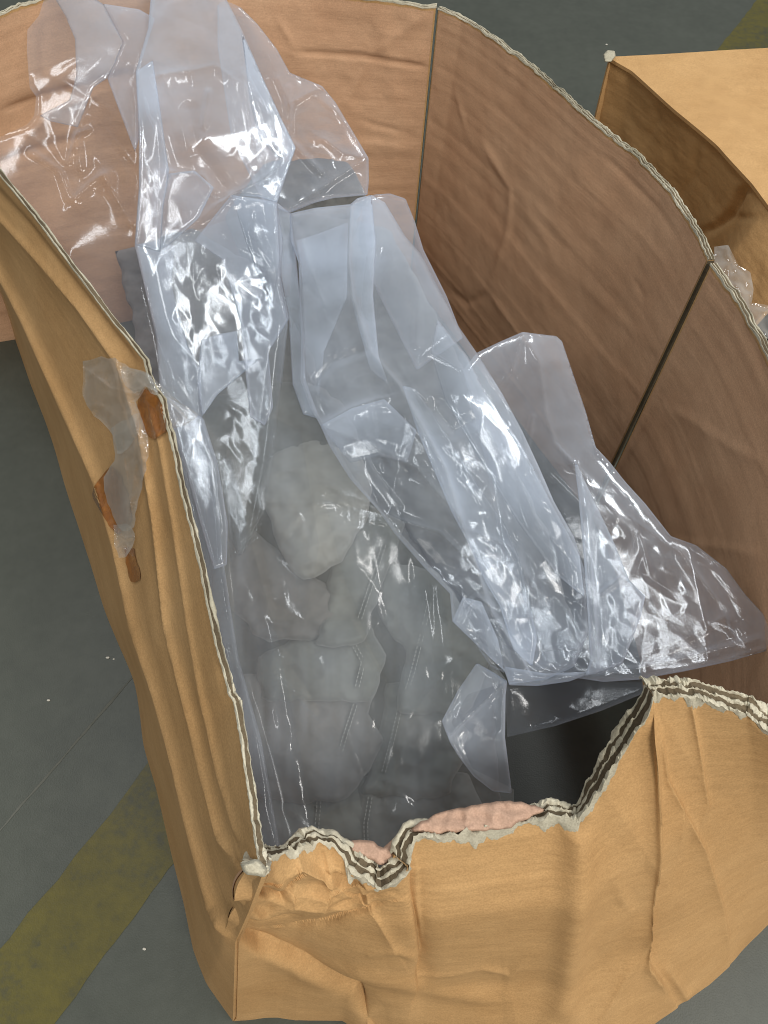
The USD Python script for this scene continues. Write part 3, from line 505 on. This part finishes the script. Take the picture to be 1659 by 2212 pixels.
# upper left film draped against the back of the carton
sheet('film_drape', bag, 'film_clear', [(110, -50), (345, -50), (330, 30), (300, 155), (306, 400), (296, 529), (340, 720), (372, 900), (310, 800), (150, 600), (40, 440), (-40, 350), (-50, 320), (60, 268), (74, 249), (78, 209), (64, 189), (58, 110), (59, 64), (84, 34)], [(110, 0, .60), (320, 0, .60), (60, 250, .53), (300, 400, .46), (-30, 340, .50), (340, 850, .38), (150, 550, .42)], step=6, facet=FA(61, 0.9, 0.6), both=False, ridges=[([(170, 360), (165, 300), (180, 250)], 0.012, (14, 6)), ([(70, 330), (130, 370), (150, 430)], 0.008, 12), ([(165, 425), (190, 400), (222, 377)], 0.014, (16, 8)), ([(222, 377), (250, 430), (282, 484)], 0.012, (8, 20)), ([(150, 350), (165, 290), (190, 280)], 0.01, 8)])
sheet('film_flap', bag, 'film_milky', [(108, -20), (160, -30), (222, 8), (266, 91), (249, 135), (232, 168), (202, 189), (168, 275), (110, 262), (85, 250), (150, 216), (155, 200), (165, 162), (162, 84), (141, 34)], [(130, 0, .63), (260, 90, .62), (160, 270, .57)], bulge=0.006, R=14, step=4, facet=FA(64, 1.9, 0.5), haze=[(120, 0, .35), (200, 60, .6), (250, 100, .7), (160, 260, .5)])
sheet('film_fold', bag, 'film_clear', [(222, 8), (300, 20), (335, 40), (300, 150), (300, 300), (292, 330), (262, 250), (232, 170), (266, 91)], [(260, 30, .61), (280, 300, .55)], bulge=0.008, R=16, step=4, facet=FA(68, 1.3, 0.9, 1.4))
# tall puff at the back
L1 = [(330, -60), (500, -60), (490, 0), (521, 61), (565, 163), (610, 261), (639, 319), (622, 368), (598, 440), (603, 540), (606, 620), (622, 700), (606, 860), (590, 1000), (560, 1160), (510, 1200), (460, 1120), (420, 960), (372, 840), (340, 740), (317, 640), (291, 529), (300, 404), (300, 286), (293, 155), (320, 60)]
sheet('film_puff', bag, 'film_milky', L1, [(400, -20, .64), (320, 150, .60), (560, 160, .60), (440, 300, .58), (620, 320, .55), (310, 530, .49), (590, 500, .49), (450, 650, .462), (600, 750, .455), (520, 900, .428), (520, 1150, .405), (400, 880, .42)], step=4, bulge=0.020, R=40, haze=[(400, 0, .9), (320, 200, 1.2), (450, 120, .8), (560, 170, .9), (430, 260, .75), (620, 320, 1.2), (320, 450, 1.2), (450, 430, .8), (560, 480, .9), (340, 620, .9), (450, 600, .35), (580, 640, .6), (450, 800, .2), (600, 780, .25), (520, 800, .12), (520, 940, .03), (440, 900, .05), (590, 900, .05), (520, 1150, .01), (380, 820, .15)], facet=FA(271, 1.2, 0.75, 1.9),
      ridges=[([(345, 160), (420, 150), (465, 140), (495, 160)], 0.016, (18, 8)), ([(365, 370), (440, 380), (455, 410)], 0.012, (16, 7)), ([(365, 375), (350, 300), (320, 250), (300, 160)], 0.014, (14, 8)), ([(525, 160), (545, 290), (565, 380)], 0.014, (20, 6)), ([(500, 421), (570, 385), (638, 322)], 0.016, (26, 8)), ([(440, 270), (450, 200)], 0.010, 12), ([(520, 60), (530, 160), (600, 270)], 0.010, (10, 16)), ([(500, 421), (430, 330), (410, 240)], -0.012, 24), ([(500, 421), (400, 500), (340, 545)], 0.010, (14, 8))])
sheet('film_puff', bag, 'film_clear', [(470, -30), (524, 20), (557, 53), (598, 106), (626, 157), (696, 186), (724, 220), (761, 282), (796, 341), (797, 388), (794, 421), (720, 428), (680, 438), (626, 460), (570, 440), (500, 300), (470, 100)], [(500, 0, .58), (620, 160, .53), (700, 190, .52), (790, 345, .47), (640, 440, .45), (520, 300, .50)], step=4, bulge=0.016, R=30, facet=FA(74, 0.9, 1.2, 1.6),
      ridges=[([(696, 186), (625, 225), (600, 170)], 0.014, (12, 8)), ([(796, 341), (740, 330), (700, 300)], 0.014, (12, 18)), ([(796, 341), (720, 390), (640, 445)], 0.014, (24, 8)), ([(624, 190), (622, 300), (690, 370)], 0.010, 12)])
# bright diagonal band
sheet('film_puff', bag, 'film_clear', [(780, 430), (810, 420), (843, 418), (876, 429), (896, 478), (915, 540), (965, 640), (1000, 730), (900, 800), (800, 600)], [(800, 430, .42), (890, 480, .41), (980, 720, .41)], step=6, bulge=0.02, R=40, facet=FA(77, 1.1, 0.8))
L3 = [(626, 461), (680, 449), (757, 441), (772, 428), (802, 421), (831, 437), (876, 511), (908, 547), (949, 627), (992, 707), (1030, 762), (1086, 852), (1129, 933), (1163, 1006), (1197, 1084), (1240, 1160), (1262, 1230), (1271, 1368), (1240, 1440), (1180, 1468), (1100, 1478), (1090, 1450), (1023, 1387), (977, 1342), (972, 1282), (913, 1222), (853, 1153), (821, 1107), (756, 1034), (712, 964), (692, 919), (671, 882), (649, 821), (651, 727), (647, 633), (645, 568), (628, 519)]
L3H = [(650, 640, .7), (700, 560, .8), (780, 500, 1.1), (860, 600, .4), (900, 700, .35), (940, 650, .6), (700, 760, .9), (770, 880, .9), (870, 860, .6), (1000, 920, 1.2), (880, 1000, .45), (1100, 1100, 1.0), (960, 1160, .45), (850, 1130, .5), (1060, 1250, .9), (1180, 1150, .8), (1160, 1260, .4), (1230, 1300, .4), (1130, 1400, 1.0), (1010, 1330, .6)]
sheet('film_puff', bag, 'film_milky', L3, [(640, 480, .45), (820, 430, .49), (760, 650, .50), (900, 560, .49), (700, 900, .48), (1000, 850, .52), (880, 1000, .50), (1120, 1000, .51), (1000, 1200, .49), (1230, 1200, .48), (1100, 1450, .46), (1240, 1420, .46)], step=4, bulge=0.018, R=30, facet=FA(81, 1.05, 1.0, 2.4), haze=L3H,
      ridges=[([(758, 450), (752, 560), (760, 640), (800, 760), (860, 830), (900, 900), (960, 1010), (990, 1110), (1020, 1200), (1060, 1320), (1130, 1430)], 0.022, (34, 9)), ([(650, 510), (670, 580), (700, 660)], 0.010, (12, 7)), ([(692, 919), (760, 880), (820, 860)], 0.014, (22, 8)), ([(692, 919), (800, 960), (900, 1010), (985, 1110)], 0.012, (14, 20)),
              ([(945, 690), (930, 760), (1000, 800), (1040, 900), (1100, 1010)], 0.014, (22, 9)), ([(1040, 900), (980, 930), (940, 880)], -0.012, 24), ([(880, 570), (905, 640), (900, 740)], 0.010, 16), ([(820, 560), (800, 680)], -0.014, 30), ([(1090, 960), (1160, 1130), (1260, 1240)], 0.012, (12, 26)), ([(1000, 1140), (1100, 1180), (1160, 1280), (1150, 1400)], 0.012, (20, 8)), ([(820, 1110), (950, 1150), (1000, 1200)], 0.012, (14, 9)), ([(980, 1345), (1030, 1290), (1060, 1310)], 0.012, 12), ([(810, 750), (720, 780), (680, 830)], -0.008, 16)])
HB = [(640, 480, .45), (820, 430, .49), (760, 650, .50), (900, 560, .49), (700, 900, .48), (1000, 850, .52), (880, 1000, .50), (1120, 1000, .51), (1000, 1200, .49), (1230, 1200, .48), (1100, 1450, .46), (1240, 1420, .46)]
for q_, (pts_, lf_, hz_, an_) in enumerate([
    ([(757, 441), (802, 421), (812, 520), (806, 640), (818, 770), (840, 830), (800, 800), (762, 660), (752, 560)], .026, .8, 1.5),
    ([(869, 833), (904, 938), (949, 1043), (974, 1103), (1014, 1178), (1049, 1258), (1079, 1308), (1109, 1403), (1150, 1440), (1160, 1380), (1140, 1280), (1120, 1200), (1090, 1130), (1040, 1060), (990, 980), (940, 900), (900, 840)], .030, .9, 1.1),
    ([(945, 690), (1010, 770), (1050, 850), (1128, 962), (1188, 1080), (1252, 1200), (1262, 1290), (1200, 1240), (1120, 1130), (1040, 1000), (960, 860), (930, 760)], .027, .8, 1.1),
    ([(692, 919), (760, 882), (830, 862), (900, 930), (880, 1000), (820, 985), (756, 1000)], .028, .6, 0.5),
    ([(977, 1342), (1000, 1290), (1040, 1300), (1075, 1380), (1092, 1455), (1060, 1440), (1023, 1387)], .028, .7, 1.3),
    ([(640, 520), (700, 500), (752, 480), (750, 640), (700, 760), (690, 860), (660, 800), (655, 640)], .024, .55, 1.4)]):
    sheet('film_fold', bag, 'film_milky', pts_, HB, step=4, bulge=0.004, R=10, lift=lf_, facet=FA(130 + 5 * q_, an_, 0.55, 2.6), haze=[(*q2, hz_ * 1.25 if i2 < len(pts_) * 0.55 else 0.08) for i2, q2 in enumerate(pts_)])
H1 = [(400, -20, .64), (320, 150, .60), (560, 160, .60), (440, 300, .58), (620, 320, .55), (310, 530, .49), (590, 500, .49), (450, 650, .465), (600, 750, .462), (400, 880, .445)]
for q_, (pts_, lf_, hz_, an_) in enumerate([
    ([(522, 70), (565, 163), (610, 261), (639, 319), (622, 368), (598, 437), (560, 425), (500, 421), (570, 385), (605, 345), (560, 300), (540, 220)], .030, .8, 1.2),
    ([(293, 155), (330, 130), (348, 250), (365, 370), (352, 450), (347, 545), (291, 529), (300, 404), (300, 286)], .028, .8, 1.5),
    ([(365, 375), (420, 368), (462, 405), (430, 470), (365, 530), (345, 540), (352, 440)], .030, .5, 0.6),
    ([(500, 421), (560, 430), (598, 437), (604, 560), (590, 660), (560, 600), (530, 520)], .026, .6, 1.3)]):
    sheet('film_fold', bag, 'film_milky', pts_, H1, step=4, bulge=0.004, R=10, lift=lf_, facet=FA(170 + 5 * q_, an_, 0.6, 2.2), haze=[(*q2, hz_ * 1.25 if i2 < len(pts_) * 0.55 else 0.08) for i2, q2 in enumerate(pts_)])
# right-hand puff with its corner pulled out to the lower right
L4 = [(1030, 762), (1080, 738), (1129, 717), (1167, 722), (1202, 726), (1214, 737), (1240, 814), (1266, 891), (1287, 966), (1317, 998), (1351, 1041), (1394, 1088), (1449, 1158), (1504, 1178), (1569, 1228), (1609, 1283), (1659, 1338), (1740, 1385), (1659, 1405), (1579, 1428), (1479, 1450), (1379, 1468), (1304, 1473), (1229, 1462), (1160, 1440), (1100, 1300), (1050, 1000), (1000, 800)]
L4H = [(1060, 790, .9), (1150, 740, .8), (1210, 740, .9), (1170, 850, .4), (1240, 900, .9), (1150, 1000, .35), (1300, 1010, .9), (1330, 1150, .35), (1420, 1130, .9), (1450, 1250, .35), (1560, 1240, .8), (1400, 1360, .5), (1580, 1390, 1.0), (1640, 1360, .9), (1300, 1440, .9), (1450, 1440, .8), (1180, 1250, .3)]
sheet('film_puff', bag, 'film_milky', L4, [(1040, 770, .40), (1150, 722, .40), (1210, 740, .39), (1290, 970, .41), (1450, 1160, .42), (1659, 1350, .44), (1500, 1440, .43), (1250, 1455, .42), (1150, 1200, .42)], step=4, bulge=0.014, R=24, facet=FA(291, 1.0, 0.6, 3.0), haze=L4H,
      ridges=[([(1129, 720), (1105, 800), (1060, 850)], 0.012, (14, 8)), ([(1129, 720), (1165, 780), (1180, 900), (1200, 960), (1240, 1000)], 0.012, (18, 8)), ([(1240, 1000), (1330, 1100), (1470, 1190), (1550, 1300), (1570, 1340)], 0.016, (30, 8)), ([(1570, 1330), (1480, 1380), (1370, 1420)], 0.012, (14, 10)), ([(1287, 966), (1330, 1040), (1420, 1140)], 0.008, (10, 20)), ([(1290, 1460), (1450, 1430), (1640, 1380)], 0.010, 14), ([(1150, 900), (1130, 1000), (1150, 1060)], 0.008, 10)])
sheet('film_fold', bag, 'film_milky', [(1239, 985), (1266, 1045), (1294, 1103), (1329, 1178), (1359, 1253), (1394, 1288), (1384, 1333), (1359, 1398), (1344, 1435), (1300, 1452), (1264, 1460), (1274, 1428), (1271, 1353), (1261, 1203), (1249, 1068)], [(1242, 1000, .47), (1390, 1290, .51), (1270, 1350, .49), (1300, 1440, .47)], step=4, bulge=0.007, R=14, facet=FA(94, 1.3, 0.5, 2.5), ridges=[([(1270, 1100), (1275, 1220), (1290, 1420)], 0.012, (16, 5)), ([(1300, 1280), (1340, 1250), (1360, 1255)], 0.008, 10)])
sheet('film_tail', bag, 'film_milky', [(1030, 1432), (1070, 1455), (1096, 1472), (1092, 1502), (1091, 1594), (1098, 1650), (1106, 1714), (1064, 1709), (1023, 1677), (995, 1640), (972, 1604), (954, 1558), (990, 1490)], [(1050, 1450, .45), (960, 1560, .43), (1090, 1600, .44), (1080, 1710, .39)], step=4, bulge=0.006, R=14, facet=FA(96, 1.7, 0.7), ridges=[([(1085, 1480), (1020, 1540), (960, 1600)], 0.010, (12, 6)), ([(1088, 1490), (1085, 1570), (1070, 1590)], 0.008, (8, 12))])
sheet('film_tail', bag, 'film_clear', [(1090, 1478), (1230, 1460), (1410, 1465), (1390, 1498), (1300, 1535), (1200, 1568), (1096, 1592)], [(1100, 1500, .38), (1390, 1480, .41), (1150, 1570, .36)], step=6, facet=FA(98, 0.2, 0.5), both=False)
sheet('film_fold', bag, 'film_milky', [(1090, 1440), (1180, 1455), (1290, 1450), (1230, 1472), (1160, 1482), (1100, 1480)], [(1100, 1460, .465), (1280, 1455, .46)], step=4, bulge=0.01, R=14, facet=FA(99, 0.1, 0.6))

# ------------------------------------------------------------------ tape on the left wall
on_left = lambda p: WALLS['left'](p)
tape = thing('packing_tape', 'crumpled strip of packing tape stuck across the left carton wall', 'tape', P(300, 900, 0.55))
for pts, sd in (([(310, 837), (345, 862), (359, 897), (359, 932), (330, 952), (315, 937), (300, 892), (295, 867)], 1), ([(240, 1007), (260, 1027), (275, 1067), (285, 1127), (250, 1157), (220, 1112), (197, 1067), (215, 1032)], 2), ([(265, 1187), (290, 1182), (306, 1252), (282, 1262)], 3)):
    sheet('stuck_strip', tape, 'tape_wet', pts, None, step=4, both=False, base=on_left, lift=0.005, facet=((24, 0.005, sd), (11, 0.0016, sd + 3)), rough=1.5, seed=sd)
for q_, (pts, lf, fc, rg) in enumerate([
    ([(180, 782), (215, 770), (255, 775), (280, 797), (310, 800), (340, 822), (352, 850), (330, 856), (318, 836), (296, 862), (302, 897), (297, 942), (280, 960), (255, 985), (240, 932), (200, 897), (180, 862)], .020, ((38, 0.020, 5), (15, 0.005, 6)), [([(190, 800), (240, 840), (290, 850)], .012, (12, 5)), ([(250, 780), (262, 860), (290, 940)], .012, (5, 12))]),
    ([(262, 790), (300, 797), (340, 822), (385, 867), (430, 897), (395, 922), (370, 927), (362, 895), (346, 850), (318, 836), (290, 850), (268, 830)], .034, ((30, 0.012, 9), (12, 0.004, 10)), [([(300, 800), (350, 850), (400, 905)], .010, (8, 4))]),
    ([(240, 925), (300, 890), (325, 950), (318, 1010), (300, 1075), (288, 1140), (262, 1150), (232, 1090), (222, 1040), (250, 985)], .012, ((34, 0.007, 12), (13, 0.003, 13)), [([(262, 940), (270, 1010), (282, 1090)], .010, (10, 4)), ([(296, 930), (290, 1020), (275, 1120)], .008, (4, 9))]),
    ([(248, 1136), (284, 1130), (292, 1160), (277, 1200), (258, 1206), (246, 1170)], .012, ((14, 0.007, 8), (7, 0.003, 18)), [([(252, 1150), (270, 1165), (288, 1160)], .008, 5)])]):
    sheet('loose_film', tape, 'film_tape', pts, None, step=3, both=False, base=on_left, lift=lf, facet=fc, ridges=rg, rough=1.6, seed=5 + q_)
scrap = thing('clear_tape', 'curled scrap of clear tape on the right corner of the carton', 'tape', P(1600, 640, 0.5))
sheet('loose_film', scrap, 'film_tape', [(1543, 533), (1573, 529), (1595, 573), (1621, 588), (1628, 625), (1624, 654), (1680, 662), (1690, 760), (1613, 691), (1588, 643), (1562, 603), (1543, 573)], [(1550, 550, .585), (1620, 620, .56), (1659, 720, .575)], step=4, both=False, facet=((30, 0.01, 15), (12, 0.005, 16)))
# torn pieces of paper liner standing up along the front rim
def scrap_paper(name, parent, material, pts, ctrl, sd, bulge=0.003):
    return sheet(name, parent, material, pts, ctrl, step=4, both=True, bulge=bulge, R=8, facet=((18, 0.003, sd),), rough=1.6, seed=sd, smooth=40)
scrap_paper('torn_liner', front, 'kraft_pink', [(880, 1800), (897, 1784), (930, 1762), (985, 1746), (1056, 1733), (1104, 1728), (1145, 1738), (1180, 1748), (1100, 1790), (980, 1800)], [(900, 1790, .50), (1000, 1760, .50), (1150, 1750, .505)], 3)
scrap_paper('torn_liner', front, 'kraft_pink', [(725, 1828), (760, 1815), (800, 1812), (830, 1830), (858, 1806), (860, 1850), (826, 1870), (780, 1850)], [(760, 1830, .47), (850, 1830, .475)], 4)
scrap_paper('torn_liner', front, 'torn_pulp', [(520, 1868), (545, 1855), (565, 1858), (578, 1880), (572, 1898), (545, 1892), (530, 1890)], [(530, 1870, .63), (570, 1890, .625)], 5, 0.008)

# ------------------------------------------------------------------ second carton behind on the right
box2 = thing('second_box', 'second closed brown carton behind the torn one with a bright top', 'cardboard box', P(1600, 300, 0.0))
tip = [(1312, 120), (1365, 150), (1459, 235), (1551, 312), (1624, 393), (1660, 442), (1760, 560)]
edge3 = np.array([P(x, y, 0.5) for x, y in tip])
dirx = P(1659, 96, 0.5) - P(1312, 114, 0.5); dirx /= np.linalg.norm(dirx)
u = np.linspace(0, 1, 60); e = np.stack([np.interp(np.linspace(0, 6, 60), range(7), edge3[:, k]) for k in range(3)], 1)
top = np.array([e + dirx * w_ for w_ in np.linspace(0, 1.0, 40)])
top[..., 2] += 0.004 * (fbm(top * 6, 3, 4) - 0.5) - 0.002
nn = np.zeros_like(top); nn[..., 2] = 1.0
v, f = shell(top, nn, 0.006); obj('top_panel', v, f, 'kraft_outer', box2, smooth=40)
out = np.cross(np.array([0, 0, 1.0]), edge3[5] - edge3[0]); out /= np.linalg.norm(out); out *= np.sign(out @ (EYE - edge3[3]))
offs = [(-.004, -.008, -.01, -.02), (-.004, -.012, -.015, -.03), (-.004, -.014, -.022, -.04), (-.004, -.014, -.022, -.04), (-.004, -.006, .01, .0), (-.004, .035, .075, .06), (-.004, .045, .10, .08)]
rows = [[(*px(e_ + out * o_[k] - [0, 0, z_]), e_[2] - z_) for e_, o_ in zip(edge3, offs)] for k, z_ in enumerate((0.004, 0.09, 0.2, 0.498))]
cr = [([(1624, 397), (1602, 415), (1584, 448), (1569, 470), (1540, 494), (1514, 504)], -0.012, 9), ([(1410, 190), (1420, 260), (1400, 300)], -0.004, 9), ([(1510, 300), (1500, 380), (1460, 440)], -0.003, 10), ([(1570, 470), (1640, 470)], -0.006, 8)]
g, n = wall(rows, 160, 90, cr, flute=0.0006, seed=15, jag=0, vpos=[0, .3, .6, 1], dents=0.004, soft=3)
v, f = shell(g, n, 0.008); obj('side_panel', v, f, 'kraft_outer', box2, smooth=40)
tl, tr = top[-1][0], top[-1][-1]
for a_, b_ in ((top[0][0], tl), (tl, tr), (tr, top[0][-1])):
    gg = np.array([a_ + (b_ - a_) * q_ for q_ in np.linspace(0.004, 0.996, 20)])
    gw = np.array([gg * [1, 1, 0] + [0, 0, z_] for z_ in np.linspace(0.488, 0.002, 16)]); gw += 0.004 * (fbm(gw * 7, 3, 9)[..., None] - 0.5)
    v, f = shell(gw, grid_normals(gw), 0.007); obj('side_panel', v, f, 'kraft_outer', box2, smooth=40)
sheet('torn_corner', box2, 'torn_pulp', [(1303, 118), (1312, 108), (1328, 110), (1330, 122), (1320, 134), (1306, 134)], [(1315, 120, .505)], step=3, bulge=0.006, R=8, facet=((8, 0.002, 3),))

# ------------------------------------------------------------------ crumbs on the floor
rng = np.random.default_rng(5)
spots = [(105, 1513, 6, ''), (233, 1421, 7, ''), (246, 1424, 4, ''), (312, 2050, 6, ''), (1310, 97, 4, '')]
CL = ['small pale crumb lying near the dark floor joint at left', 'largest pale crumb beside the left carton wall', 'tiny pale crumb touching the largest crumb by the left wall', 'pale upright crumb between yellow stripe and carton corner', 'pale speck on the floor left of the second carton tip']
for (x, y, s_, _), lab in zip(spots, CL):
    c = P(x, y, 0.0); r = 0.00055 * s_ * np.linalg.norm(c - EYE) * 0.45
    ico = trimesh.creation.icosphere(2); v = ico.vertices * (0.6 + 0.8 * fbm(ico.vertices * 1.5 + x, 3, 2)[:, None]) * r * np.array([1.2, 0.8, 0.6]) + c + [0, 0, r * 0.4]
    o = obj('crumb', v, ico.faces, 'crumb', None, smooth=30); tag(o, lab, 'crumb', 'crumbs on the floor')
